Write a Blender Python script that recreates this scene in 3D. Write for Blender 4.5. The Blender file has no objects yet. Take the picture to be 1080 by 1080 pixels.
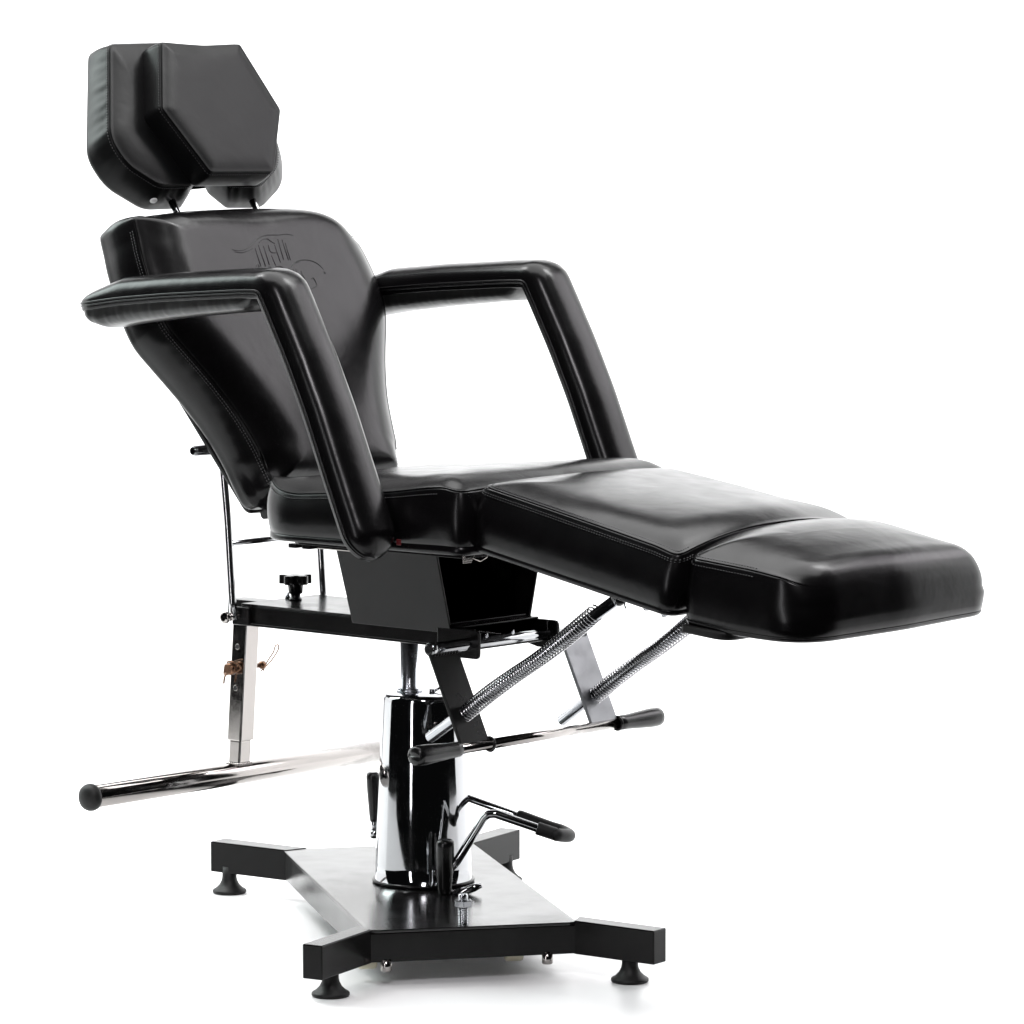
import bpy, bmesh, math, random
from mathutils import Vector as V, Matrix
from mathutils.bvhtree import BVHTree
random.seed(7)
S = bpy.context.scene
COL = S.collection
PI = math.pi
rad = math.radians

# ------------------------------------------------------------------ camera frame (chair axes: X towards the feet, Y towards its left side)
FPX, AL = 4350.0, math.atan2(3830.0, 4350.0)
CA, SA = math.cos(AL), math.sin(AL)
RT = V((CA, SA, 0)); FW = V((-SA, CA, 0)); UP = V((0, 0, 1))
GZ = 0.004

def cam_xy(r, f, z=0.0):
    return RT * r + FW * f + UP * z

# ------------------------------------------------------------------ materials
def newmat(name):
    m = bpy.data.materials.new(name); m.use_nodes = True
    nt = m.node_tree
    return m, nt, nt.nodes['Principled BSDF']

def noise(nt, scale, detail=2.0, rough=0.5, dist=0.0):
    tc = nt.nodes.new('ShaderNodeTexCoord')
    n = nt.nodes.new('ShaderNodeTexNoise')
    n.inputs['Scale'].default_value = scale; n.inputs['Detail'].default_value = detail
    n.inputs['Roughness'].default_value = rough; n.inputs['Distortion'].default_value = dist
    nt.links.new(tc.outputs['Object'], n.inputs['Vector'])
    return n

def bump(nt, src, strength, dist, prev=None):
    b = nt.nodes.new('ShaderNodeBump')
    b.inputs['Strength'].default_value = strength; b.inputs['Distance'].default_value = dist
    nt.links.new(src, b.inputs['Height'])
    if prev: nt.links.new(prev.outputs['Normal'], b.inputs['Normal'])
    return b

def ramp(nt, src, a, b, lo=0.0, hi=1.0):
    r = nt.nodes.new('ShaderNodeMapRange')
    r.inputs['From Min'].default_value = lo; r.inputs['From Max'].default_value = hi
    r.inputs['To Min'].default_value = a; r.inputs['To Max'].default_value = b
    nt.links.new(src, r.inputs['Value'])
    return r

def mat_vinyl(name, col, r0, r1, wav=0.5, grain=0.12, ior=1.28):
    m, nt, p = newmat(name)
    p.inputs['Base Color'].default_value = (*col, 1)
    p.inputs['IOR'].default_value = ior
    n1 = noise(nt, 14.0, 3, 0.55, 0.4)
    n2 = noise(nt, 420.0, 1)
    n3 = noise(nt, 22.0, 2, 0.5)
    mr = ramp(nt, n3.outputs['Fac'], r0, r1, 0.3, 0.7)
    nt.links.new(mr.outputs['Result'], p.inputs['Roughness'])
    b1 = bump(nt, n1.outputs['Fac'], wav, 0.006)
    b2 = bump(nt, n2.outputs['Fac'], grain, 0.0006, b1)
    nt.links.new(b2.outputs['Normal'], p.inputs['Normal'])
    return m

def mat_metal(name, col, r, var=0.05, scratch=0.0):
    m, nt, p = newmat(name)
    p.inputs['Base Color'].default_value = (*col, 1); p.inputs['Metallic'].default_value = 1
    n = noise(nt, 40.0, 4, 0.6)
    mr = ramp(nt, n.outputs['Fac'], max(0.015, r - var), r + var, 0.3, 0.7)
    nt.links.new(mr.outputs['Result'], p.inputs['Roughness'])
    n2 = noise(nt, 9.0, 2)
    b = bump(nt, n2.outputs['Fac'], 0.12 + scratch, 0.004)
    nt.links.new(b.outputs['Normal'], p.inputs['Normal'])
    return m

def mat_paint(name, col, r, grain, gscale=1100.0, ior=1.4):
    m, nt, p = newmat(name)
    p.inputs['Base Color'].default_value = (*col, 1); p.inputs['IOR'].default_value = ior
    n = noise(nt, gscale, 2); n3 = noise(nt, 18.0, 2, 0.5)
    mr = ramp(nt, n3.outputs['Fac'], r - 0.03, r + 0.03, 0.3, 0.7)
    nt.links.new(mr.outputs['Result'], p.inputs['Roughness'])
    b = bump(nt, n.outputs['Fac'], grain, 0.0008)
    nt.links.new(b.outputs['Normal'], p.inputs['Normal'])
    return m

M = {}
M['vinyl'] = mat_vinyl('black_vinyl', (0.0026, 0.0024, 0.0027), 0.22, 0.27, 0.12, 0.008, 1.29)
M['vinyl_matte'] = mat_vinyl('black_vinyl_headrest', (0.004, 0.004, 0.0042), 0.35, 0.40, 0.14, 0.015, 1.215)
M['vinyl_gather'] = mat_vinyl('gathered_black_vinyl', (0.006, 0.006, 0.006), 0.30, 0.36, 0.5, 0.012, 1.4)
M['thread'] = mat_paint('black_thread', (0.02, 0.02, 0.021), 0.32, 0.1)
M['hole_black'] = mat_paint('hole_shade_black', (0.003, 0.003, 0.003), 0.6, 0.0)
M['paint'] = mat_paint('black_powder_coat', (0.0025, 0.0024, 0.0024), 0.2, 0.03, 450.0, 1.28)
M['paint_lit'] = mat_paint('black_powder_coat_lit', (0.003, 0.003, 0.003), 0.2, 0.11, 450.0, 1.55)  # same base paint, reflectance raised so plate and flanges look lit
M['satin'] = mat_paint('black_satin_steel', (0.004, 0.0038, 0.0038), 0.24, 0.02, 500.0, 1.25)
M['strap'] = mat_paint('black_strap', (0.006, 0.006, 0.006), 0.3, 0.05, 500, 1.25)
M['plastic'] = mat_paint('black_plastic', (0.004, 0.004, 0.004), 0.24, 0.0)
M['rubber'] = mat_paint('black_rubber', (0.005, 0.005, 0.005), 0.5, 0.05, 500.0, 1.35)
M['chrome'] = mat_metal('chrome', (0.37, 0.375, 0.385), 0.05, 0.025)
M['ram'] = mat_metal('ground_steel', (0.62, 0.64, 0.68), 0.24, 0.05)
M['steel'] = mat_metal('brushed_steel', (0.40, 0.41, 0.43), 0.16, 0.06)
M['nickel'] = mat_metal('nickel_tube', (0.34, 0.32, 0.308), 0.11, 0.04)
M['wire'] = mat_metal('spring_wire', (0.42, 0.42, 0.43), 0.16, 0.05)
M['grey_steel'] = mat_metal('pale_grey_steel', (0.21, 0.213, 0.222), 0.42, 0.1)
M['zinc'] = mat_metal('yellow_zinc', (0.17, 0.095, 0.06), 0.3, 0.08)
M['white'] = mat_paint('white_plastic', (0.8, 0.8, 0.8), 0.4, 0.02)
M['cream'] = mat_paint('cream_nylon', (0.55, 0.52, 0.40), 0.4, 0.05)
M['red'] = mat_paint('red_tag', (0.07, 0.002, 0.004), 0.5, 0.05)

def mat_sweep():
    m, nt, p = newmat('white_paper_sweep')
    n = noise(nt, 1.5, 4, 0.6)
    mix = nt.nodes.new('ShaderNodeMix'); mix.data_type = 'RGBA'
    mix.inputs['A'].default_value = (0.80, 0.80, 0.80, 1); mix.inputs['B'].default_value = (0.84, 0.84, 0.84, 1)
    nt.links.new(n.outputs['Fac'], mix.inputs['Factor'])
    nt.links.new(mix.outputs['Result'], p.inputs['Base Color'])
    n2 = noise(nt, 120.0, 3)
    b = bump(nt, n2.outputs['Fac'], 0.12, 0.002)
    nt.links.new(b.outputs['Normal'], p.inputs['Normal'])
    p.inputs['Roughness'].default_value = 0.32
    return m
M['sweep'] = mat_sweep()

# ------------------------------------------------------------------ mesh helpers
class MB:
    def __init__(self):
        self.v = []; self.f = []; self.s = []; self.mi = []
    def add(self, vs, fs, smooth=True, mi=0):
        b = len(self.v)
        self.v += [tuple(x) for x in vs]
        for f in fs:
            self.f.append([i + b for i in f]); self.s.append(smooth); self.mi.append(mi)
    def box(self, lo, hi, xf=None, mi=0):
        x0, y0, z0 = lo; x1, y1, z1 = hi
        vs = [V((x, y, z)) for z in (z0, z1) for y in (y0, y1) for x in (x0, x1)]
        if xf: vs = [xf(q) for q in vs]
        self.add(vs, [(0, 2, 3, 1), (4, 5, 7, 6), (0, 1, 5, 4), (2, 6, 7, 3), (0, 4, 6, 2), (1, 3, 7, 5)], False, mi)
    def prism(self, poly, z0, z1, xf=None, mi=0):
        n = len(poly)
        vs = [V((a, b, z0)) for a, b in poly] + [V((a, b, z1)) for a, b in poly]
        if xf: vs = [xf(q) for q in vs]
        fs = [(i, (i + 1) % n, n + (i + 1) % n, n + i) for i in range(n)] + [tuple(range(n))[::-1], tuple(range(n, 2 * n))]
        self.add(vs, fs, False, mi)
    def tube(self, pts, r, n=16, caps=True, mi=0, smooth=True):
        pts = [V(q) for q in pts]; N = len(pts)
        rs = r if isinstance(r, (list, tuple)) else [r] * N
        ts = []
        for i in range(N):
            a = pts[max(0, i - 1)]; b = pts[min(N - 1, i + 1)]
            ts.append((b - a).normalized())
        up = V((0, 0, 1)) if abs(ts[0].z) < 0.9 else V((1, 0, 0))
        u = ts[0].cross(up).normalized()
        vs = []
        for i in range(N):
            u = (u - ts[i] * u.dot(ts[i])).normalized()
            w = ts[i].cross(u)
            for k in range(n):
                a = 2 * PI * k / n
                vs.append(pts[i] + (u * math.cos(a) + w * math.sin(a)) * rs[i])
        fs = [(i * n + k, i * n + (k + 1) % n, (i + 1) * n + (k + 1) % n, (i + 1) * n + k) for i in range(N - 1) for k in range(n)]
        self.add(vs, fs, smooth, mi)
        if caps:
            self.add([vs[k] for k in range(n)], [tuple(range(n))[::-1]], False, mi)
            self.add([vs[(N - 1) * n + k] for k in range(n)], [tuple(range(n))], False, mi)
    def rod(self, a, b, r, n=16, ch=0.0, mi=0):
        a = V(a); b = V(b); d = (b - a).normalized()
        if ch: self.tube([a, a + d * 0.0001, a + d * ch, b - d * ch, b - d * 0.0001, b], [r - ch, r - ch, r, r, r - ch, r - ch], n, True, mi)
        else: self.tube([a, b], r, n, True, mi)
    def lathe(self, prof, o, ax, n=32, mi=0):
        o = V(o); ax = V(ax).normalized()
        self.tube([o + ax * h for r, h in prof], [max(r, 1e-5) for r, h in prof], n, True, mi)
    def build(self, name, mats, parent=None, bevel=0, angle=35, wn=False, sub=False):
        me = bpy.data.meshes.new(name)
        me.from_pydata(self.v, [], self.f)
        for p, s, m in zip(me.polygons, self.s, self.mi):
            p.use_smooth = s; p.material_index = m
        if not isinstance(mats, (list, tuple)): mats = [mats]
        for m in mats: me.materials.append(m)
        bm = bmesh.new(); bm.from_mesh(me)
        bmesh.ops.remove_doubles(bm, verts=bm.verts, dist=1e-6)
        bmesh.ops.recalc_face_normals(bm, faces=bm.faces)
        bm.to_mesh(me); bm.free()
        o = bpy.data.objects.new(name, me); COL.objects.link(o)
        if parent: o.parent = parent
        if bevel:
            b = o.modifiers.new('bevel', 'BEVEL'); b.width = bevel; b.segments = 2; b.limit_method = 'ANGLE'; b.angle_limit = rad(angle)
            b.harden_normals = False
        return o

def lerp(a, b, t): return a + (b - a) * t
def sstep(x): x = max(0.0, min(1.0, x)); return x * x * (3 - 2 * x)

def interp(xs, ys, x):
    if x <= xs[0]: return ys[0]
    for i in range(len(xs) - 1):
        if x <= xs[i + 1]: return lerp(ys[i], ys[i + 1], (x - xs[i]) / (xs[i + 1] - xs[i]))
    return ys[-1]

def resample(poly, N, closed=True):
    P = [V((a, b)) for a, b in poly]
    if closed: P.append(P[0])
    L = [0.0]
    for a, b in zip(P, P[1:]): L.append(L[-1] + (b - a).length)
    out = []; j = 0
    cnt = N if closed else N - 1
    for i in range(N):
        t = L[-1] * i / cnt
        while j < len(L) - 2 and L[j + 1] < t: j += 1
        d = L[j + 1] - L[j]
        out.append(P[j].lerp(P[j + 1], (t - L[j]) / d if d > 1e-9 else 0))
    return out

def rounded(corners, seg=10):
    """corners: (x, y, radius) -> fine closed polyline"""
    n = len(corners); out = []
    for i in range(n):
        p = V(corners[i][:2]); r = corners[i][2]
        a = V(corners[i - 1][:2]); b = V(corners[(i + 1) % n][:2])
        da = (a - p); db = (b - p); la, lb = da.length, db.length
        da.normalize(); db.normalize()
        if r <= 0: out.append(tuple(p)); continue
        ang = da.angle(db)
        k = min(r / math.tan(ang / 2), la * 0.49, lb * 0.49)
        p0 = p + da * k; p1 = p + db * k
        for s in range(seg + 1):
            t = s / seg
            q = p0 * (1 - t) ** 2 + p * 2 * t * (1 - t) + p1 * t * t
            out.append(tuple(q))
    return out

def spline(pts, seg=8):
    """Catmull-Rom through an open list of 2-D points"""
    P = [V(p) for p in pts]; out = []
    for i in range(len(P) - 1):
        p0 = P[max(0, i - 1)]; p1 = P[i]; p2 = P[i + 1]; p3 = P[min(len(P) - 1, i + 2)]
        for s in range(seg):
            t = s / seg
            out.append(0.5 * ((2 * p1) + (p2 - p0) * t + (2 * p0 - 5 * p1 + 4 * p2 - p3) * t * t + (3 * p1 - p0 - 3 * p2 + p3) * t ** 3))
    out.append(P[-1])
    return [tuple(q) for q in out]

def cushion(name, outline, O, e1, e2, T, dome, L, parent, mat, N=200, medial=None, warp=None, side=0.004, flare=0.0, back_r=0.012,
            stitch=(0.007,), stitch_top=(), stitch_on=None, seam_soft=None, rings=12, scale_back=1.0, pucker=0.0, soft_h=0.055, bottom_seam=0.0, piping=0.0016):
    """an upholstered pad: outline in (e1, e2), front seam in the plane through O, front dome along the normal, depth T"""
    O = V(O); e1 = V(e1); e2 = V(e2); nn = e1.cross(e2).normalized()
    P = resample(outline, N)
    area = sum(P[i].x * P[(i + 1) % N].y - P[(i + 1) % N].x * P[i].y for i in range(N))
    if area < 0: P.reverse()
    nor = []
    for i in range(N):
        t = (P[(i + 1) % N] - P[i - 1]).normalized(); nor.append(V((t.y, -t.x)))
    nor = [((nor[i - 1] + nor[i] * 2 + nor[(i + 1) % N])).normalized() for i in range(N)]
    if medial is None:
        c = sum(P, V((0, 0))) / N; medial = (tuple(c), tuple(c))
    A, B = V(medial[0]), V(medial[1])
    def core(p):
        d = B - A; l2 = d.length_squared
        t = 0 if l2 < 1e-12 else max(0, min(1, (p - A).dot(d) / l2))
        return A + d * t
    C = [core(p) for p in P]
    def put(q, h):
        if warp: q, h = warp(q, h)
        return O + e1 * q.x + e2 * q.y + nn * h
    soft = [seam_soft(p) if seam_soft else 0.0 for p in P]      # 1 where the front edge rolls over with no seam
    R = []
    prof = []                                                  # outward offset, height below the seam
    AH, AD = min(soft_h, T * 0.7), soft_h + 0.010
    def hh(d):
        t = max(0.0, min(1.0, d / L)); return dome * (1 - (1 - t) ** 2.4)
    def arc(d):
        t = max(0.0, min(1.0, d / AD)); return -AH + (AH + hh(AD)) * (1 - (1 - t) ** 2.3) ** (1 / 2.3) if t < 1 else hh(d)
    nb = 6
    prof += [(-back_r - 0.02, -T), (-back_r, -T)]
    for k in range(1, nb + 1):
        a = PI / 2 * k / nb
        prof.append((-back_r + back_r * math.sin(a), -T + back_r * (1 - math.cos(a))))
    if bottom_seam:
        prof += [(0.0, -T + bottom_seam - 0.001), (-0.0015, -T + bottom_seam), (0.0, -T + bottom_seam + 0.001)]
    z0 = -T + max(back_r, bottom_seam + 0.001)
    for k in range(1, 8):
        t = k / 8; prof.append((side * math.sin(PI * t), lerp(z0, -0.0045, t)))
    for off, h in prof:
        fl = flare * min(1, max(0, -h / T))
        row = []
        for i in range(N):
            sb = lerp(1.0, scale_back, min(1, -h / T))
            pk = 0.0
            if pucker and -0.055 < h < -0.004:
                w_ = 2 * PI * i / N
                pk = pucker * (math.sin(31 * w_ + 2.0 * math.sin(7 * w_)) * (0.6 + 0.4 * math.sin(5 * w_ + 1)) + 0.4 * math.sin(67 * w_ + 1.7)) * max(0.0, 1 + (h + 0.004) / 0.05)
            q = C[i] + (P[i] - C[i]) * sb + nor[i] * (off + fl + pk)
            if soft[i] and h > -AH:
                d = 0.006 * ((h + AH) / AH) ** 2
                q = q.lerp(P[i] + nor[i] * (fl - d), soft[i]); put_h = lerp(h, arc(d), soft[i])
            else: put_h = h
            row.append(put(q, put_h))
        R.append(row)
    R_seam = []
    for off, h in ((0.0, -0.0030), (-0.0006, -0.0016), (-0.0024, -0.0009), (-0.0034, -0.0012), (-0.0026, -0.0002), (-0.0014, 0.0007), (-0.0016, 0.0013), (-0.0028, 0.0015)):
        sd = 0.006 + 0.004 * len(R_seam) / 8; R_seam.append(1)
        R.append([put(P[i] + nor[i] * lerp(off, -sd, soft[i]), lerp(h, arc(sd), soft[i])) for i in range(N)])
    for k in range(1, rings + 1):
        f = (k / rings) ** 1.6
        row = []
        for i in range(N):
            s0 = 0.0035 + 0.0085 * soft[i]
            st = P[i] - nor[i] * s0
            q = st.lerp(C[i], f)
            d = (st - q).length
            sw = soft[i] * (1 - sstep((s0 + d - AD * 0.75) / (AD * 0.5)))
            row.append(put(q, lerp(0.001 + hh(s0 + d - 0.0035), 0.001 + arc(s0 + d), sw)))
        R.append(row)
    mb = MB()
    vs = [q for row in R for q in row]
    n = len(R)
    fs = [(r * N + i, r * N + (i + 1) % N, (r + 1) * N + (i + 1) % N, (r + 1) * N + i) for r in range(n - 1) for i in range(N)]
    fs.append(tuple(range(N))[::-1])
    mb.add(vs, fs, True, 0)
    if (B - A).length < 1e-9:
        pass
    # stitches: short raised dashes beside the seam
    for (offs, topside) in [(s, False) for s in stitch] + [(s, True) for s in stitch_top]:
        Q = resample([tuple(p) for p in P], max(12, int(sum((P[i] - P[i - 1]).length for i in range(N)) / 0.0052)))
        K = len(Q)
        for i in range(K):
            if stitch_on and not stitch_on(Q[i]): continue
            a = Q[i]; d = (Q[(i + 1) % K] - Q[i - 1]).normalized(); no = V((d.y, -d.x))
            if topside:
                c0 = a - no * offs; hz = hh(max(0, offs - 0.0035)) + 0.0012; nz = nn; off = 0.0
                w = V((0, 0))
                q0 = put(c0 - d * 0.0017, hz); q1 = put(c0 + d * 0.0017, hz)
            else:
                c0 = a + no * (side * 0.35 + flare * offs / T + 0.0002)
                q0 = put(c0 - d * 0.0017, -offs); q1 = put(c0 + d * 0.0017, -offs)
            mb.tube([q0, q0.lerp(q1, 0.25), q0.lerp(q1, 0.75), q1], [0.0003, 0.0009, 0.0009, 0.0003], 5, True, 1)
    o = mb.build(name, [mat, M['thread']], parent)
    return o

def empty(name, loc):
    o = bpy.data.objects.new(name, None); COL.objects.link(o); o.location = loc; return o

# ================================================================== the setting: white studio sweep
def sweep():
    mb = MB()
    # floor outline in camera-aligned axes: open towards the camera, walls on three sides with coved corners
    xl, xr, yf, yb = -3.6, 3.6, -0.85, 4.4
    rc = 1.1
    path = [(xl, 0.55)]
    for k in range(13):
        a = PI - PI / 2 * k / 12
        path.append((xl + rc + rc * math.cos(a), yb - rc + rc * math.sin(a)))
    for k in range(13):
        a = PI / 2 - PI / 2 * k / 12
        path.append((xr - rc + rc * math.cos(a), yb - rc + rc * math.sin(a)))
    path.append((xr, 0.2))
    n = len(path)
    cov = 0.8; H = 4.2
    rows = []
    ins = []
    for i, (x, y) in enumerate(path):
        a = V(path[max(0, i - 1)]); b = V(path[min(n - 1, i + 1)])
        t = (b - a).normalized(); ins.append(V((t.y, -t.x)))
    prof = [(cov + 0.3, 0.0), (cov, 0.0)]
    for k in range(1, 13):
        a = PI / 2 * k / 12
        prof.append((cov - cov * math.sin(a), cov - cov * math.cos(a)))
    prof.append((0, H))
    for inw, z in prof:
        rows.append([cam_xy(path[i][0] + ins[i].x * inw, path[i][1] + ins[i].y * inw, z + GZ) for i in range(n)])
    vs = [q for r in rows for q in r]
    fs = [(r * n + i, r * n + i + 1, (r + 1) * n + i + 1, (r + 1) * n + i) for r in range(len(rows) - 1) for i in range(n - 1)]
    # floor polygon
    base = list(range(n))
    k = len(vs)
    vs += [cam_xy(xr - cov - 0.3, yf, GZ), cam_xy(xl + cov + 0.3, yf, GZ)]
    fs.append(tuple(base + [k, k + 1]))
    mb.add(vs, fs, True)
    o = mb.build('backdrop', M['sweep'])
    o['kind'] = 'structure'
    # floor face flat
    return o
sweep()

# ================================================================== the chair
chair = empty('tattoo_chair', (0, 0, GZ))
chair['label'] = 'black vinyl reclining tattoo chair with winged headrest, two armrests, leg rest and chrome hydraulic column'
chair['category'] = 'tattoo chair'
ROOT = chair
def part(mb, name, mat, parent=None, bevel=0, **k):
    o = mb.build(name, mat, parent or ROOT, bevel, **k)
    return o
# all part meshes are written in world coordinates: undo the root's small lift
def settle():
    for o in list(bpy.data.objects):
        if o.parent is ROOT: o.matrix_parent_inverse = Matrix.Translation((0, 0, -GZ))

# ---------------------------------------------------------------- base frame
BA = rad(-35.5)
def bx(q):
    q = V(q); c, s = math.cos(BA), math.sin(BA)
    return V((q.x * c - q.y * s, q.x * s + q.y * c, q.z))
ZB0, ZB1 = 0.040, 0.090
V0 = -0.005
plate = MB()
def shift(p): return bx(V((p[0], p[1] + V0, p[2])))
pl = [(-0.335, -0.165), (0.392, -0.165), (0.398, -0.150), (0.402, 0.150), (0.396, 0.163), (-0.335, 0.163), (-0.345, 0.14), (-0.345, -0.14)]
plate.prism(pl, ZB1 - 0.005, ZB1, shift)
for s in (-1, 1):
    y0, y1 = sorted((s * 0.1635, s * 0.125))
    plate.box((-0.318, y0, ZB0), (0.352, y1, ZB1 - 0.0052), shift)
base = part(plate, 'base_plate', M['paint_lit'], None, 0.0015)
rails = MB()
rails.box((0.352, -0.163, ZB0), (0.397, 0.161, ZB1 - 0.0052), shift)
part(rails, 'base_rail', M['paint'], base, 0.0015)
rails = MB()
rails.box((-0.343, -0.163, ZB0), (-0.3185, 0.161, ZB1 - 0.0052), shift)
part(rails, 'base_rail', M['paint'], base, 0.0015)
for sx, sy in ((1, -1), (1, 1), (-1, -1), (-1, 1)):
    arm = MB()
    if sx > 0: a = V((0.400, sy * 0.162)); b = V((0.5065, sy * 0.255)); w = 0.034
    else: a = V((-0.332, sy * 0.165)); b = V((-0.447, sy * 0.272)); w = 0.040
    d = (b - a).normalized(); no = V((-d.y, d.x))
    if no.x * sx < 0: no = -no
    # the inner-facing long side runs through a-b
    if sx > 0: q = [a - d * 0.006, b, b - no * w, a - d * 0.02 - no * w]
    else: q = [a - d * 0.004, b, b + no * w * 1, a - d * 0.02 + no * w * 1]
    arm.prism([(p.x, p.y) for p in q], ZB0 - 0.001, ZB1 + 0.0012, shift)
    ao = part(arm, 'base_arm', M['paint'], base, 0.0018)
    # weld seam at the root
    ft = MB()
    fx, fy = (0.452, sy * 0.232) if sx > 0 else (-0.430, sy * 0.242)
    c = shift((fx, fy, 0))
    pr = [(0.012, ZB0 + 0.01), (0.0125, 0.031), (0.0135, 0.026), (0.017, 0.019), (0.0225, 0.0135), (0.0275, 0.0105), (0.0287, 0.009), (0.0289, 0.0065), (0.0275, GZ + 0.0002)]
    ft.lathe([(r, h) for r, h in pr], (c.x, c.y, 0), (0, 0, 1), 36)
    part(ft, 'leveling_foot', M['rubber'], base)
# jack bolt standing on the front of the plate
jb = MB()
c = shift((0.378, -0.012, 0))
pr = []
h = ZB1
while h < ZB1 + 0.026:
    pr += [(0.0085, h), (0.0075, h + 0.0012)]; h += 0.0024
jb.lathe(pr, (c.x, c.y, 0), (0, 0, 1), 20)
hexp = [(c.x + 0.0145 * math.cos(PI / 3 * k + 0.3), c.y + 0.0145 * math.sin(PI / 3 * k + 0.3)) for k in range(6)]
jb.prism(hexp, ZB1 + 0.027, ZB1 + 0.037)
jb.lathe([(0.0075, 0.1165), (0.0075, 0.135), (0.006, 0.137)], (c.x, c.y, 0.0), (0, 0, 1), 20)
part(jb, 'jack_bolt', M['steel'], base, 0.0008)
for (fx, fy) in ((0.392, -0.135), (0.392, 0.117)):
    sc = MB(); c = shift((fx, fy, 0))
    sc.lathe([(0.0085, ZB0 + 0.004), (0.0085, ZB0 - 0.013), (0.0075, ZB0 - 0.0145), (0.004, ZB0 - 0.0146)], (c.x, c.y, 0), (0, 0, 1), 20)
    part(sc, 'screw', M['nickel'], base)
for (fx, fy) in ((0.355, -0.157), (0.345, 0.075)):
    wh = MB(); c = shift((fx, fy, 0)); ax = bx(V((0, 1, 0)))
    wh.lathe([(0.010, -0.014), (0.0125, -0.013), (0.0135, -0.010), (0.0135, 0.010), (0.0125, 0.013), (0.010, 0.014)], (c.x, c.y, 0.036), ax, 28)
    part(wh, 'transport_wheel', M['cream'], base)

# ---------------------------------------------------------------- hydraulic column
CX = 0.001
cyl = MB()
cyl.lathe([(0.0800, ZB1), (0.0800, ZB1 + 0.004), (0.0785, ZB1 + 0.005), (0.0780, 0.12), (0.0735, 0.22), (0.0695, 0.31), (0.0660, 0.385), (0.0652, 0.391),
           (0.0630, 0.3955), (0.0600, 0.397), (0.022, 0.397)], (CX, 0, 0), (0, 0, 1), 96)
col = part(cyl, 'hydraulic_cylinder', M['chrome'])
ram = MB()
ram.lathe([(0.0155, 0.39), (0.0155, 0.404), (0.0148, 0.405), (0.0148, 0.50)], (-0.029, 0, 0), (0, 0, 1), 40)
ram.lathe([(0.021, 0.3965), (0.021, 0.4), (0.019, 0.402)], (-0.029, 0, 0), (0, 0, 1), 40)
part(ram, 'piston', M['ram'], col)
bl = MB()
bl.tube([(0.012, 0.01, 0.3975), (0.02, 0.018, 0.404), (0.04, 0.037, 0.405)], 0.0022, 10)
bl.rod((0.012, 0.01, 0.396), (0.012, 0.01, 0.403), 0.005, 12)
part(bl, 'release_valve', M['steel'], col)
band = MB()
band.tube([(CX + 0.0803 * math.cos(2 * PI * k / 72), 0.0803 * math.sin(2 * PI * k / 72), ZB1 + 0.003) for k in range(73)], 0.0028, 8, False)
part(band, 'base_ring', M['satin'], col)

# pump pedal
def smooth3(pts, seg=8):
    P = [V(p) for p in pts]; out = []
    for i in range(len(P) - 1):
        p0 = P[max(0, i - 1)]; p1 = P[i]; p2 = P[i + 1]; p3 = P[min(len(P) - 1, i + 2)]
        for s in range(seg):
            t = s / seg
            out.append(0.5 * ((2 * p1) + (p2 - p0) * t + (2 * p0 - 5 * p1 + 4 * p2 - p3) * t * t + (3 * p1 - p0 - 3 * p2 + p3) * t ** 3))
    out.append(P[-1]); return out
A = [V(q) for q in ((0.060, -0.035, 0.112), (0.100, -0.062, 0.116), (0.122, -0.053, 0.143), (0.142, -0.035, 0.186), (0.154, -0.0245, 0.2125), (0.160, -0.0195, 0.2185), (0.168, -0.0125, 0.2190), (0.216, 0.0305, 0.1965), (0.236, 0.0485, 0.1875))]
Bp = [V(q) for q in ((0.040, 0.036, 0.2305), (0.052, 0.046, 0.2265), (0.128, 0.0725, 0.2045), (0.186, 0.0950, 0.1865))]
pd = MB()
pd.tube(A, 0.0070, 14)
pd.tube(Bp, 0.0060, 14)
ped = part(pd, 'foot_pedal', M['chrome'])
gr = MB()
tipA, tipB = V((0.242, 0.0545, 0.1848)), V((0.206, 0.105, 0.1805))
gp = smooth3([A[-2] + (A[-1] - A[-2]) * 0.05, A[-1], tipA, tipA.lerp(tipB, 0.5) + V((0.010, 0.010, -0.004)), tipB, Bp[-1], Bp[-2] + (Bp[-1] - Bp[-2]) * 0.15], 8)
gr.tube(gp, [0.0100] + [0.0106] * (len(gp) - 2) + [0.0096], 16)
part(gr, 'pedal_grip', M['rubber'], ped)

# upright release levers
def lever(top, bot, stem):
    l = MB()
    top, bot, stem = V(top), V(bot), V(stem)
    d = (bot - top)
    l.rod(bot - d * 0.1, stem, 0.005, 14)
    l.lathe([(0.004, -0.007), (0.0065, -0.005), (0.0072, 0.0), (0.0065, 0.005), (0.004, 0.007)], stem, (0, 0, 1), 16)
    return l, top, bot
def grip(top, bot, parent, k=1.0):
    g = MB(); d = (bot - top); L = d.length
    g.lathe([(r * k, h) for r, h in ((0.010, 0), (0.0135, 0.002), (0.0150, 0.006), (0.0152, 0.012), (0.0146, 0.03), (0.0115, L - 0.012), (0.0105, L - 0.003), (0.009, L))], top, d, 28)
    return part(g, 'lever_grip', M['plastic'], parent)
l, t, b = lever((0.108, -0.065, 0.178), (0.107, -0.066, 0.090), (0.1075, -0.066, 0.083))
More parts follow.
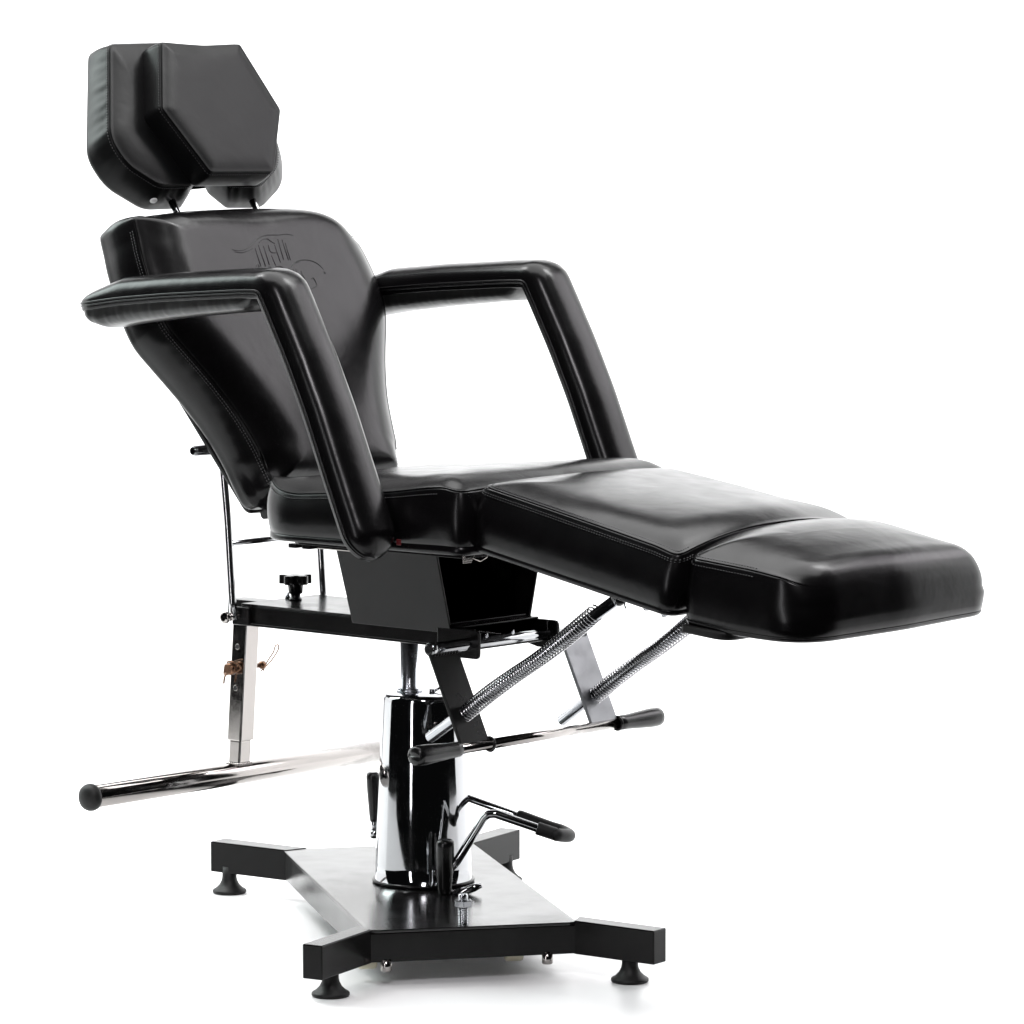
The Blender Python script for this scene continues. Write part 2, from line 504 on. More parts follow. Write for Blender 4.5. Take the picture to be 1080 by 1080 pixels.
# flat link to the column foot
dr = (V((0.142, -0.035, 0.098)) - V((0.108, -0.065, 0.082)))
l.tube([V((0.1085, -0.0645, 0.0845)), V((0.1085, -0.0645, 0.0845)) + dr * 1.0, V((0.1085, -0.0645, 0.0845)) + dr * 1.25], [0.0065, 0.0065, 0.004], 10)
l.rod((0.040, -0.02, 0.1), (0.1075, -0.066, 0.0965), 0.004, 10)
lo = part(l, 'release_lever', M['chrome']); grip(t, b, lo)
l, t, b = lever((-0.095, -0.017, 0.260), (-0.0925, -0.016, 0.179), (-0.0925, -0.0165, 0.158))
l.rod((-0.0925, -0.0165, 0.158), (-0.060, -0.012, 0.156), 0.006, 14)
lo = part(l, 'release_lever', M['chrome']); grip(t, b, lo, 0.72)

# ---------------------------------------------------------------- undercarriage
uc = MB()
uc.box((-0.322, -0.090, 0.489), (0.192, 0.090, 0.492))
uc.box((-0.322, -0.090, 0.4921), (0.192, -0.086, 0.522))
uc.box((-0.322, 0.086, 0.4921), (0.192, 0.090, 0.522))
uc.box((-0.322, -0.0902, 0.5221), (0.170, 0.0902, 0.5255))
uc.box((-0.322, -0.0858, 0.4922), (-0.318, 0.0858, 0.522))
uc.box((-0.425, -0.020, 0.492), (-0.3221, 0.020, 0.520))
und = part(uc, 'undercarriage', M['satin'], None, 0.002)
mb = MB()
zt, zb = 0.648, 0.5125
x0t, x1t, x0b, x1b, yt, yb, th = -0.073, 0.146, -0.066, 0.147, 0.129, 0.0945, 0.004
def sheet(q):
    # q: four outer corners, then four inner corners
    mb.add([V(p) for p in q], [(0, 1, 2, 3), (7, 6, 5, 4), (0, 4, 5, 1), (1, 5, 6, 2), (2, 6, 7, 3), (3, 7, 4, 0)], False)
for sy in (-1, 1):
    sheet([(x0b, sy * yb, zb), (x1b, sy * yb, zb), (x1t, sy * yt, zt), (x0t, sy * yt, zt),
           (x0b, sy * (yb - th), zb), (x1b, sy * (yb - th), zb), (x1t, sy * (yt - th), zt), (x0t, sy * (yt - th), zt)])
sheet([(x0b + 0.001, -yb + th, zb), (x0b + 0.001, yb - th, zb), (x0t + 0.001, yt - th, zt), (x0t + 0.001, -yt + th, zt),
       (x0b + 0.005, -yb + th, zb), (x0b + 0.005, yb - th, zb), (x0t + 0.005, yt - th, zt), (x0t + 0.005, -yt + th, zt)])
mb.box((x0b + 0.006, -yb + th, 0.5256), (x1b - 0.004, yb - th, 0.5280))
part(mb, 'mounting_box', M['satin'], und, 0.001)
for sy in (-1, 1):
    hk = MB()
    q = rounded([(0.12, 0.486, 0.002), (0.12, 0.5215, 0.002), (0.208, 0.5215, 0.009), (0.208, 0.476, 0.009), (0.165, 0.476, 0.004)], 6)
    y0 = sy * 0.0915 if sy > 0 else -0.0965
    q2 = [(a, bb) for a, bb in q]
    hk.prism([(a, -bb) for a, bb in q2], y0, y0 + 0.005, lambda p: V((p.x, p.z, -p.y)))
    part(hk, 'axle_hook', M['satin'], und, 0.001)
for q in ((0.1925, -0.062, 0.510), (0.1925, 0.0, 0.510)):
    sc = MB(); sc.lathe([(0.004, 0), (0.004, 0.0015), (0.0025, 0.0025)], q, (1, 0, 0), 12)
    part(sc, 'screw', M['steel'], und)
# star knob on top of the channel
kn = MB()
kc = V((-0.285, 0.0, 0.5255))
kn.lathe([(0.0105, 0), (0.0105, 0.004), (0.008, 0.0045), (0.008, 0.011), (0.0115, 0.0115), (0.0125, 0.021), (0.0135, 0.028)], kc, (0, 0, 1), 24)
star = []
for k in range(60):
    a = 2 * PI * k / 60
    r = 0.0215 + 0.0065 * math.tanh(2.2 * math.cos(5 * a + 0.6))
    star.append((kc.x + r * math.cos(a), kc.y + r * math.sin(a)))
kn.prism(star, kc.z + 0.0275, kc.z + 0.0425)
part(kn, 'star_knob', M['plastic'], und, 0.002, angle=50)
bt = MB()
bt.lathe([(0.0045, 0), (0.0045, 0.006), (0.003, 0.0065), (0.003, 0.010)], (-0.315, 0.012, 0.5255), (0, 0, 1), 12)
part(bt, 'screw', M['steel'], und)

# ---------------------------------------------------------------- recline frame behind the seat and backrest
rf = MB()
for sy in (-1, 1):
    rf.tube([(-0.3225, sy * 0.107, 0.500), (-0.3255, sy * 0.107, 0.53), (-0.335, sy * 0.107, 0.66), (-0.3445, sy * 0.107, 0.745), (-0.349, sy * 0.107, 0.776)], 0.0066, 14)
rf.rod((-0.3315, -0.104, 0.625), (-0.3315, 0.104, 0.625), 0.0048, 12)
rec = part(rf, 'recline_frame', M['wire'])
st = MB()
st.rod((-0.349, -0.168, 0.7795), (-0.349, 0.168, 0.7795), 0.0088, 18, 0.001)
st.rod((-0.349, -0.1725, 0.7795), (-0.349, -0.166, 0.7795), 0.0066, 14)
part(st, 'pivot_rod', M['chrome'], rec)
pv = MB()
pv.rod((-0.3225, -0.130, 0.505), (-0.3225, 0.130, 0.505), 0.005, 14)
pv.lathe([(0.0055, -0.004), (0.0095, -0.0025), (0.0105, 0.0), (0.0095, 0.004), (0.006, 0.0055)], (-0.3225, -0.126, 0.505), (0, -1, 0), 20)
pv.lathe([(0.0075, -0.004), (0.0075, 0.004)], (-0.3225, -0.1165, 0.505), (0, -1, 0), 6)
part(pv, 'pivot_bolt', M['nickel'], rec, 0.0006)
for sy in (-1, 1):
    ear = MB(); y0, y1 = sorted((sy * 0.0925, sy * 0.098))
    ear.box((-0.336, y0, 0.490), (-0.296, y1, 0.520))
    part(ear, 'pivot_ear', M['satin'], und, 0.002)

# ---------------------------------------------------------------- rear support: leaning post, floor bar, locking pin
def lean(z): return -0.4355 + (z - 0.24) / (0.468 - 0.24) * 0.0175
po = MB()
hw = 0.0162
def sq(mb, z0, z1, hx, hy, mi=0):
    vs = []
    for z in (z0, z1):
        c = lean(z) + hw
        vs += [V((c - hx, -hy, z)), V((c + hx, -hy, z)), V((c + hx, hy, z)), V((c - hx, hy, z))]
    mb.add(vs, [(0, 1, 5, 4), (1, 2, 6, 5), (2, 3, 7, 6), (3, 0, 4, 7), (4, 5, 6, 7), (3, 2, 1, 0)], False, mi)
sq(po, 0.2795, 0.494, hw, 0.0165)
rear = part(po, 'rear_support_post', M['nickel'], None, 0.003)
ip = MB(); sq(ip, 0.232, 0.281, hw - 0.003, 0.0135)
part(ip, 'inner_tube', M['nickel'], rear, 0.003)
for z in (0.440, 0.370):
    hl = MB()
    c = V((lean(z) + hw - 0.001, -0.0165, z))
    hl.lathe([(0.0042, 0), (0.0042, 0.0006)], c, (0, -1, 0), 18)  # flat black disc standing for the shade inside the hole
    hl.tube([c + V((0.0046 * math.cos(2 * PI * k / 18), -0.0003, 0.0046 * math.sin(2 * PI * k / 18))) for k in range(19)], 0.0005, 6, False, 1)
    part(hl, 'pin_hole', [M['hole_black'], M['nickel']], rear)
fb = MB()
fb.rod((-0.418, -0.342, 0.223), (-0.418, 0.342, 0.223), 0.0185, 40, 0.001)
bar = part(fb, 'floor_bar', M['nickel'])
cap = MB()
cap.lathe([(0.019, 0.004), (0.0215, 0.003), (0.0225, -0.001), (0.0222, -0.006), (0.020, -0.011), (0.015, -0.015), (0.008, -0.017), (0.001, -0.0175)], (-0.418, -0.338, 0.223), (0, 1, 0), 36)
part(cap, 'end_cap', M['rubber'], bar)
wd = MB()
for k in range(26):
    a = 2 * PI * k / 26
    c = lean(0.24) + hw
    wd.lathe([(0.001, -0.003), (0.0025, -0.0015), (0.003, 0), (0.002, 0.0025)], (c + 0.0145 * max(-1, min(1, 1.4 * math.cos(a))), 0.0148 * max(-1, min(1, 1.4 * math.sin(a))), 0.2405), (0, 0, 1), 8)
part(wd, 'weld_bead', M['nickel'], bar)
pn = MB()
pz = 0.4035; pc = lean(pz) + hw
pn.rod((pc, -0.030, pz), (pc, 0.045, pz), 0.0042, 12)
pn.lathe([(0.006, -0.004), (0.0105, -0.002), (0.011, 0.006), (0.008, 0.010)], (pc - 0.004, -0.024, pz), (0, -1, 0), 16)
pn.tube(smooth3([(pc - 0.016, -0.024, pz + 0.008), (pc - 0.004, -0.031, pz + 0.013), (pc + 0.010, -0.028, pz + 0.010), (pc + 0.014, -0.022, pz + 0.001), (pc - 0.002, -0.028, pz - 0.008), (pc - 0.014, -0.030, pz - 0.012), (pc - 0.018, -0.030, pz - 0.026)], 5), 0.0016, 8)
pn.tube(smooth3([(pc - 0.019, -0.024, pz + 0.006), (pc - 0.020, -0.026, pz - 0.010), (pc - 0.008, -0.030, pz - 0.006), (pc + 0.006, -0.029, pz - 0.005)], 5), 0.0022, 8)
pn.lathe([(0.004, -0.003), (0.0068, 0), (0.0068, 0.007), (0.003, 0.010)], (pc, 0.040, pz), (0, 1, 0), 16)
pn.tube(smooth3([(pc, 0.046, pz - 0.010), (pc, 0.055, pz + 0.004), (pc + 0.004, 0.066, pz + 0.020), (pc + 0.004, 0.071, pz + 0.030), (pc + 0.004, 0.078, pz + 0.031), (pc + 0.004, 0.077, pz + 0.022), (pc, 0.062, pz + 0.003), (pc, 0.040, pz - 0.010)], 6), 0.0011, 8)
part(pn, 'locking_pin', M['zinc'], rear)

# ---------------------------------------------------------------- leg-rest linkage
ax = MB()
ax.rod((0.184, -0.186, 0.4985), (0.184, 0.186, 0.4985), 0.0098, 22, 0.0008)
ax.lathe([(0.0104, -0.004), (0.0108, 0.0), (0.0108, 0.006), (0.0095, 0.0075)], (0.184, -0.178, 0.4985), (0, -1, 0), 22)
axle = part(ax, 'axle', M['chrome'])
c_ = MB(); c_.lathe([(0.0085, 0), (0.0085, 0.001), (0.006, 0.0022)], (0.184, -0.186, 0.4985), (0, -1, 0), 20)
part(c_, 'axle_plug', M['plastic'], axle)
for sy in (-1, 1):
    s_ = MB()
    a = V((0.186, 0, 0.491)); b = V((0.2525, 0, 0.352)); d = (b - a).normalized(); no = V((d.z, 0, -d.x))
    if no.x < 0: no = -no
    y0, y1 = sy * 0.155 - 0.032, sy * 0.155 + 0.032
    vs = []
    for p in (a, b):
        for y in (y0, y1):
            for t in (-0.003, 0.003): vs.append(V((p.x, y, p.z)) + no * t)
    s_.add(vs, [(0, 1, 3, 2), (4, 6, 7, 5), (0, 4, 5, 1), (2, 3, 7, 6), (0, 2, 6, 4), (1, 5, 7, 3)], False)
    w = y0
    for k in range(9):
        s_.lathe([(0.001, -0.003), (0.003, -0.001), (0.0035, 0.001), (0.001, 0.003)], (0.1905, y0 + 0.006 + k * 0.0065, 0.4905), (0, 1, 0), 8)
    so = part(s_, 'linkage_strap', M['strap'] if sy < 0 else M['grey_steel'], axle, 0.0012)  # near strap black, far strap pale grey metal
    so['label'] = 'black flat strap' if sy < 0 else 'pale grey metal flat strap'
hd = MB()
hd.rod((0.2515, -0.2, 0.3505), (0.2515, 0.2, 0.3505), 0.0082, 22)
rel = part(hd, 'adjusting_bar', M['nickel'])
for sy in (-1, 1):
    hd = MB(); hd.tube([(0.2515 + 0.0105 * math.cos(2 * PI * k / 20), -0.12 if sy < 0 else 0.188, 0.3505 + 0.0105 * math.sin(2 * PI * k / 20)) for k in range(21)], 0.0024, 8, False)
    part(hd, 'collar', M['plastic'], rel)
for sy in (-1, 1):
    g = MB()
    g.lathe([(0.0100, 0), (0.0118, 0.003), (0.0122, 0.012), (0.0122, 0.02), (0.0135, 0.045), (0.0155, 0.075), (0.0158, 0.092), (0.0150, 0.1005), (0.0120, 0.103), (0.0115, 0.1020)], (0.2515, sy * 0.190, 0.3505), (0, sy, 0), 28)
    part(g, 'handle_grip', M['plastic'], rel)
def slide(y, lo, s0, s1, hi):
    lo, s0, s1, hi = [V((q[0], y, q[1])) for q in (lo, s0, s1, hi)]
    r = MB()
    r.tube([lo, lo + (hi - lo).normalized() * 0.001, hi], [0.0082, 0.0090, 0.0090], 20)
    r.tube([lo + (hi - lo).normalized() * 0.004 + V((0, -0.001, 0.0)), lo + (hi - lo).normalized() * 0.004 + V((0, 0, 0.010))], [0.004, 0.004], 10)
    ro = part(r, 'slide_rod', M['steel'])
    sp = MB(); d = (s1 - s0); Ls = d.length; d.normalize()
    u = d.cross(V((0, 1, 0))).normalized(); w = d.cross(u)
    turns = int(Ls / 0.0057); pts = []; SG = 14
    for k in range(turns * SG + 1):
        t = k / (turns * SG); a = 2 * PI * k / SG
        # the coil bunches a little and sags as in use
        rr = 0.0122 + 0.0006 * math.sin(9 * t)
        tt = t + 0.006 * math.sin(2 * PI * 3 * t)
        pts.append(s0 + d * (Ls * tt) + (u * math.cos(a) + w * math.sin(a)) * rr + V((0, 0, 0.0028 * math.sin(2.2 * PI * t))))
    sp.tube(pts, 0.0013, 6)
    part(sp, 'spring', M['wire'], ro)
    en = MB()
    en.lathe([(0.010, 0), (0.0122, 0.001), (0.0122, 0.009), (0.010, 0.010)], hi - d * 0.008, d, 20)
    part(en, 'rod_end', M['plastic'], ro)
slide(-0.155, (0.157, 0.355), (0.223, 0.393), (0.497, 0.576), (0.543, 0.604))
slide(0.155, (0.161, 0.349), (0.219, 0.385), (0.470, 0.560), (0.535, 0.604))

# ---------------------------------------------------------------- seat
Z_SEAT = 0.744
seat_out = rounded([(-0.122, -0.262, 0.085), (0.316, -0.256, 0.022), (0.322, 0.0, 0.5), (0.316, 0.256, 0.022), (-0.122, 0.262, 0.085), (-0.125, 0, 0.5)], 12)
SEAT_T = 0.087
def seat_warp(q, h):
    k = max(0, min(1, (h + SEAT_T) / SEAT_T))
    dz = (q.x - 0.14) * 0.066
    if q.x < -0.02: dz += 3.4 * (q.x + 0.02) ** 2 * min(1, max(0.0, -q.y) / 0.24) ** 3
    dz += 0.006 * sstep((q.x - 0.15) / 0.12) * (abs(q.y) / 0.26)
    dz -= 0.008 * sstep((q.x - 0.270) / 0.05)
    dz += 0.010 * (1 - min(1, abs(q.y) / 0.26) ** 2.2)
    return q, h + dz * k
seat = cushion('seat', seat_out, (0, 0, Z_SEAT), (1, 0, 0), (0, 1, 0), SEAT_T, 0.018, 0.11, ROOT, M['vinyl'], 260, ((0.05, -0.1), (0.05, 0.1)), seat_warp,
               side=0.006, flare=0.004, back_r=0.006, bottom_seam=0.012, stitch=(0.008,), stitch_on=lambda p: p.x < 0.27)
for sy in (-1, 1):
    sr = MB(); y0 = sy * 0.195
    sr.box((-0.085, y0 - 0.0125, 0.6425), (0.070, y0 + 0.0125, 0.6500))
    part(sr, 'seat_rail', M['nickel'], seat, 0.0015)
for x in (-0.070, -0.040):
    sb = MB(); sb.box((x - 0.008, -0.228, 0.6430), (x + 0.008, -0.208, 0.6500))
    part(sb, 'clip', M['plastic'], seat, 0.001)
hg = MB()
hg.tube([(0.303, -0.205, 0.664), (0.303, -0.2175, 0.651), (0.303, -0.200, 0.645), (0.303, -0.185, 0.650), (0.303, -0.185, 0.664)], 0.0014, 8)
hg.box((0.2965, -0.232, 0.6465), (0.2985, -0.212, 0.655))
hg.box((0.2965, -0.232, 0.6435), (0.2985, -0.214, 0.6463))
part(hg, 'hinge_clip', M['nickel'], seat, 0.0004)
sboard = MB()
sboard.prism(rounded([(-0.07, -0.235, 0.03), (0.30, -0.232, 0.01), (0.30, 0.232, 0.01), (-0.07, 0.235, 0.03)], 6), 0.6505, 0.6595)
part(sboard, 'seat_board', M['satin'], seat, 0.001)

# ---------------------------------------------------------------- leg rest (calf pad)
b1 = rad(11.2)
E1 = V((math.cos(b1), 0, -math.sin(b1)))
leg_out = rounded([(0.0, -0.219, 0.02), (0.400, -0.230, 0.018), (0.404, 0, 0.6), (0.400, 0.230, 0.018), (0.0, 0.219, 0.02), (-0.006, 0, 0.6)], 12)
def leg_warp(q, h):
    k = max(0, min(1, (h + 0.1) / 0.1))
    dz = 0.007 * (1 - k) * (q.x / 0.4)
    q = V((q.x - 0.014 * (1 - k) * max(0.0, 1 - q.x / 0.1), q.y))
    dz += lerp(0.005, 0.034, max(0, min(1, q.x / 0.4))) * (1 - min(1, abs(q.y) / 0.23) ** 2.3) * k
    dz += 0.014 * (q.y + 0.225) * max(0, min(1, q.x / 0.4))
    dz -= 0.003 * sstep((q.x - 0.345) / 0.055) * k
    return q, h + dz
legrest = cushion('leg_rest', leg_out, (0.3245, 0, 0.7615), E1, (0, 1, 0), 0.100, 0.012, 0.10, ROOT, M['vinyl'], 280, ((0.12, -0.1), (0.28, 0.1)), leg_warp,
                  side=0.008, flare=0.008, back_r=0.008, bottom_seam=0.010, stitch=(0.007, 0.0105), stitch_top=(0.007,),
                  stitch_on=lambda p: abs(p.y) > 0.2)
lb = MB()
nl = V((math.sin(b1), 0, math.cos(b1)))
def lx(q): return V((0.3245, 0, 0.7625)) + E1 * q.x + V((0, 1, 0)) * q.y + nl * q.z
lb.prism(rounded([(0.03, -0.2, 0.02), (0.37, -0.2, 0.02), (0.37, 0.2, 0.02), (0.03, 0.2, 0.02)], 6), -0.1035, -0.0985, lx)
part(lb, 'leg_rest_board', M['satin'], legrest, 0.001)
for s in (0.265, 0.285):
    lh = MB(); a = lx(V((s, -0.195, -0.1))); lh.tube([a, a + V((0.001, 0, -0.012)), a + V((0.004, 0, -0.016))], 0.0013, 8); part(lh, 'hook', M['steel'], legrest)
for s in (0.325, 0.36):
    lh = MB(); a = lx(V((s, -0.19, -0.1005))); lh.lathe([(0.004, -0.004), (0.006, 0), (0.006, 0.004), (0.004, 0.008)], a, -nl, 12); part(lh, 'screw', M['steel'], legrest)


# ---------------------------------------------------------------- foot rest
b2 = rad(5.0)
E2 = V((math.cos(b2), 0, -math.sin(b2)))
foot_out = rounded([(0.0, -0.214, 0.018), (0.222, -0.214, 0.075), (0.240, 0, 0.5), (0.232, 0.226, 0.05), (0.0, 0.216, 0.018), (-0.004, 0, 0.6)], 14)
FT = 0.096
def foot_warp(q, h):
    k = max(0, min(1, (h + FT) / FT))
    dz = -0.005 * sstep((q.x - 0.10) / 0.13) * k
    dz += 0.032 * (1 - min(1, abs(q.y) / 0.216) ** 2.3) * k * (1 - 0.55 * sstep((q.x - 0.06) / 0.17))
    dz += 0.020 * (q.y + 0.214)
    dz += (1 - k) * -0.004 * sstep(q.x / 0.1)
    dz += (1 - k) * 0.010 * (q.x / 0.23) ** 2
    return q, h + dz
def foot_soft(p): return sstep((p.x - 0.160) / 0.060)
footrest = cushion('foot_rest', foot_out, (0.7225, 0, 0.6775), E2, (0, 1, 0), FT, 0.014, 0.10, ROOT, M['vinyl'], 280, ((0.10, -0.09), (0.13, 0.09)), foot_warp,
                   side=0.004, flare=0.004, soft_h=0.047, back_r=0.008, bottom_seam=0.008, stitch=(0.007,), stitch_top=(0.006,), stitch_on=lambda p: abs(p.y) > 0.19 and p.x < 0.12, seam_soft=foot_soft)
n2 = V((math.sin(b2), 0, math.cos(b2)))
def fx_(q): return V((0.7225, 0, 0.6775)) + E2 * q.x + V((0, 1, 0)) * q.y + n2 * q.z
fbd = MB()
fbd.prism(rounded([(0.0, -0.222, 0.006), (0.085, -0.222, 0.03), (0.085, 0.222, 0.03), (0.0, 0.222, 0.006)], 8), -0.108, -0.0955, fx_)
part(fbd, 'foot_rest_board', M['rubber'], footrest, 0.003)

# ---------------------------------------------------------------- backrest
TB = rad(26)
def tilt_frame(t): return V((0, 1, 0)), V((-math.sin(t), 0, math.cos(t))), V((math.cos(t), 0, math.sin(t)))
Y1, BU, BN = tilt_frame(TB)
BO = V((-0.400, 0, 1.157))
half = [(0.2560, -0.030), (0.2615, -0.066), (0.2645, -0.130), (0.2640, -0.163), (0.2565, -0.194), (0.2350, -0.230), (0.2110, -0.268), (0.1895, -0.305), (0.1680, -0.350), (0.1520, -0.400), (0.1450, -0.440)]
far = [(0.02, 0.0275), (0.10, 0.0265), (0.155, 0.0220), (0.193, 0.0125), (0.2225, -0.004), (0.2415, -0.029), (0.2530, -0.060), (0.2605, -0.095), (0.2640, -0.135), (0.2605, -0.172), (0.2475, -0.208), (0.2260, -0.250), (0.2075, -0.290), (0.1890, -0.340), (0.1760, -0.400), (0.1700, -0.440)]
near_side = [(-a, b) for a, b in reversed(spline(half, 8))]
bot = rounded([(0.1700, -0.440, 0), (0.162, -0.482, 0.022), (-0.138, -0.480, 0.02), (-0.1450, -0.440, 0)], 8)
top = rounded([(-0.2560, -0.030, 0), (-0.2515, 0.0045, 0.008), (-0.19, 0.018, 0.06), (-0.10, 0.0255, 0.1), (0.02, 0.0275, 0)], 10)
back_out = spline(far, 6) + bot[1:-1] + near_side + top[1:-1]
def back_soft(p): return max(sstep((-0.415 - p.y) / 0.04), sstep((p.y + 0.060) / 0.05) * sstep((p.x + 0.248) / 0.05))
def back_warp(q, h):
    # the upper back leans forward a touch at the shoulders, the back face bulges
    k = max(0, min(1, (h + 0.09) / 0.09))
    return q, h
backrest = cushion('backrest', back_out, BO, Y1, BU, 0.088, 0.027, 0.08, ROOT, M['vinyl'], 340, ((0, -0.11), (0, -0.38)), back_warp,
                   side=0.006, flare=0.008, back_r=0.014, bottom_seam=0.0, stitch=(0.006, 0.011), stitch_on=lambda p: abs(p.x) > 0.12 and p.y < -0.02, seam_soft=back_soft, rings=16, pucker=0.0004)
bb = MB()
def bxf(q): return BO + Y1 * q.x + BU * q.y + BN * q.z
bb.prism(rounded([(-0.125, -0.487, 0.02), (0.125, -0.487, 0.02), (0.185, -0.30, 0.05), (0.235, -0.15, 0.03), (0.235, -0.02, 0.03), (-0.235, -0.02, 0.03), (-0.235, -0.15, 0.03), (-0.185, -0.30, 0.05)], 6), -0.098, -0.0875, bxf)
part(bb, 'backrest_board', M['satin'], backrest, 0.003)
bk = MB()
bk.tube([bxf(V((-0.11, -0.496, -0.074))), bxf(V((-0.04, -0.498, -0.066))), bxf(V((0.04, -0.498, -0.066))), bxf(V((0.11, -0.496, -0.074)))], 0.009, 14)
part(bk, 'bottom_roll', M['vinyl'], backrest)

# pressed emblem: lettering strokes between two sweeping lines, laid onto the vinyl
EMB = [[(-0.0849, -0.0711), (-0.0727, -0.0736), (-0.0576, -0.0724), (-0.04, -0.0657), (-0.0203, -0.0547), (-0.0027, -0.0483), (0.0153, -0.0467), (0.035, -0.0471), (0.0529, -0.0459), (0.0691, -0.0489)],
 [(-0.0807, -0.0754), (-0.0646, -0.0772), (-0.0486, -0.0742), (-0.0341, -0.0691)], [(-0.018, -0.0605), (-0.0069, -0.0549), (0.0047, -0.0538), (0.0122, -0.0591), (0.0193, -0.0626)],
 [(-0.0307, -0.0698), (-0.0322, -0.1031)], [(-0.0209, -0.0642), (-0.0212, -0.1034)], [(-0.0096, -0.0664), (-0.0115, -0.1008)], [(0.0023, -0.0647), (0.0021, -0.0772), (0.0154, -0.0794)],
 [(0.0011, -0.0839), (0.0028, -0.1021)], [(0.017, -0.065), (0.0163, -0.0967)], [(0.0291, -0.0547), (0.0258, -0.0921)], [(0.0385, -0.0558), (0.0371, -0.0929)], [(0.0433, -0.0617), (0.0414, -0.0934)],
 [(-0.0468, -0.1085), (-0.0406, -0.1001), (-0.0362, -0.1011), (-0.042, -0.1086)], [(-0.0382, -0.103), (-0.0322, -0.1031)], [(-0.0226, -0.1091), (-0.0127, -0.1036), (-0.008, -0.1095)],
 [(0.0019, -0.104), (0.0141, -0.1043), (0.0214, -0.1102)],
 [(0.0246, -0.1141), (0.032, -0.1086), (0.0412, -0.1021), (0.0524, -0.0966), (0.0661, -0.094), (0.0812, -0.094), (0.0948, -0.0972), (0.1047, -0.1031), (0.1122, -0.1116)],
 [(0.0312, -0.1105), (0.0487, -0.0994), (0.0623, -0.0968)], [(0.11, -0.1164), (0.1141, -0.1184), (0.1099, -0.1193)], [(0.0402, -0.1097), (0.042, -0.1252)], [(0.0464, -0.1099), (0.0468, -0.1282)],
 [(0.0574, -0.1131), (0.0582, -0.1362)], [(0.0589, -0.1208), (0.0595, -0.1304)], [(0.0757, -0.128), (0.0811, -0.1272), (0.0833, -0.1388)], [(0.065, -0.146), (0.0762, -0.1434), (0.0829, -0.1398), (0.0831, -0.1311)]]
def drape(target, pts2, lift):
    me = target.data
    bvh = BVHTree.FromPolygons([v.co.copy() for v in me.vertices], [tuple(p.vertices) for p in me.polygons])
    out = []
    for a, b in pts2:
        o = bxf(V((a, b, 0.1))); hit = bvh.ray_cast(o, -BN)
        out.append((hit[0] if hit[0] else bxf(V((a, b, 0.02)))) + BN * lift)
    return out
em = MB()
for line in EMB:
    fine = spline(line, 5) if len(line) > 2 else [line[0], ((line[0][0] + line[1][0]) / 2, (line[0][1] + line[1][1]) / 2), line[1]]
    big = len(line) > 8
    P3 = drape(backrest, fine, 0.0)
    n = len(P3)
    em.tube(P3, [0.0003 + (0.0006 if big else 0.00055) * math.sin(PI * min(1, max(0.06, (i + 0.5) / n))) ** 0.5 for i in range(n)], 8, True, 0)
part(em, 'pressed_emblem', M['vinyl'], backrest)

# ---------------------------------------------------------------- headrest
TH = rad(24)
Y1, HU, HN = tilt_frame(TH)
HO = V((-0.458, 0, 1.35))
def hx(q): return HO + Y1 * q.x + HU * q.y + HN * q.z
wing = [(0.0, 0.126, 0.3), (0.142, 0.121, 0.022), (0.214, -0.048, 0.05), (0.194, -0.096, 0.07), (0.128, -0.134, 0.06), (0.050, -0.133, 0.018), (0.020, -0.108, 0.014), (0.008, -0.062, 0.008)]
head_out = rounded(wing + [(-a, b, r) for a, b, r in reversed(wing[1:])], 8)
def head_warp(q, h):
    k = max(0, min(1, -h / 0.07))
    return V((q.x * lerp(0.905, 1.10, k) + lerp(-0.033, 0.003, k), q.y * (1 + 0.14 * k) - 0.002 * k)), h
headrest = cushion('headrest', head_out, hx(V((0, 0, -0.047))), Y1, HU, 0.070, 0.006, 0.06, ROOT, M['vinyl_matte'], 360, ((-0.09, 0.0), (0.09, 0.0)), head_warp,
                   side=0.002, back_r=0.016, stitch=(0.005,), bottom_seam=0.0, pucker=0.0011)
hexo = rounded([(-0.0915, 0.105, 0.008), (0, 0.100, 0.4), (0.0915, 0.105, 0.008), (0.139, -0.017, 0.012), (0.0745, -0.132, 0.012), (-0.0745, -0.132, 0.012), (-0.139, -0.017, 0.012)], 8)
facepad = cushion('face_pad', hexo, hx(V((0, 0, 0))), Y1, HU, 0.0475, 0.004, 0.03, headrest, M['vinyl_matte'], 260, ((0, -0.02), (0, -0.01)), None,
                  side=0.001, flare=0.005, back_r=0.006, stitch=(0.005,), stitch_top=(), piping=0.0024)
for sy in (-1, 1):
    r = MB()
    a = hx(V((sy * 0.094, -0.110, -0.088))); b = BO + Y1 * sy * 0.094 + BU * -0.03 + BN * -0.047
    r.tube([a, b], 0.0064, 16)
    part(r, 'headrest_post', M['chrome'], headrest)
    c = MB(); m_ = a.lerp(b, 0.22)
    dd = (b - a).normalized()
    c.lathe([(0.0075, 0), (0.0095, 0.001), (0.0095, 0.006), (0.0075, 0.007)], a + dd * 0.018, dd, 18)
    part(c, 'post_collar', M['plastic'], headrest)
bt = MB()
me = headrest.data
bvh = BVHTree.FromPolygons([v.co.copy() for v in me.vertices], [tuple(p.vertices) for p in me.polygons])
cpos = V((4.46554584, -4.8539133, 1.276))
def pix_dir(px, py):
    p = math.atan2(540 - 152.7, FPX)
    fw = FW * math.cos(p) - UP * math.sin(p); up = UP * math.cos(p) + FW * math.sin(p)
    return fw + RT * ((px - 540) / FPX) - up * ((py - 540) / FPX)
hit = bvh.ray_cast(V((3.0, -4.0, -0.2)), (V((-0.5, -0.13, 1.2)) - V((3.0, -4.0, -0.2))).normalized())
hit = bvh.ray_cast(hx(V((-0.138, -0.30, -0.080))), HU)
bt.lathe([(0.0062, -0.001), (0.0062, 0.0012), (0.0052, 0.002), (0.002, 0.0022)], hit[0], hit[1], 20)
part(bt, 'button', M['white'], headrest)
tg = MB()
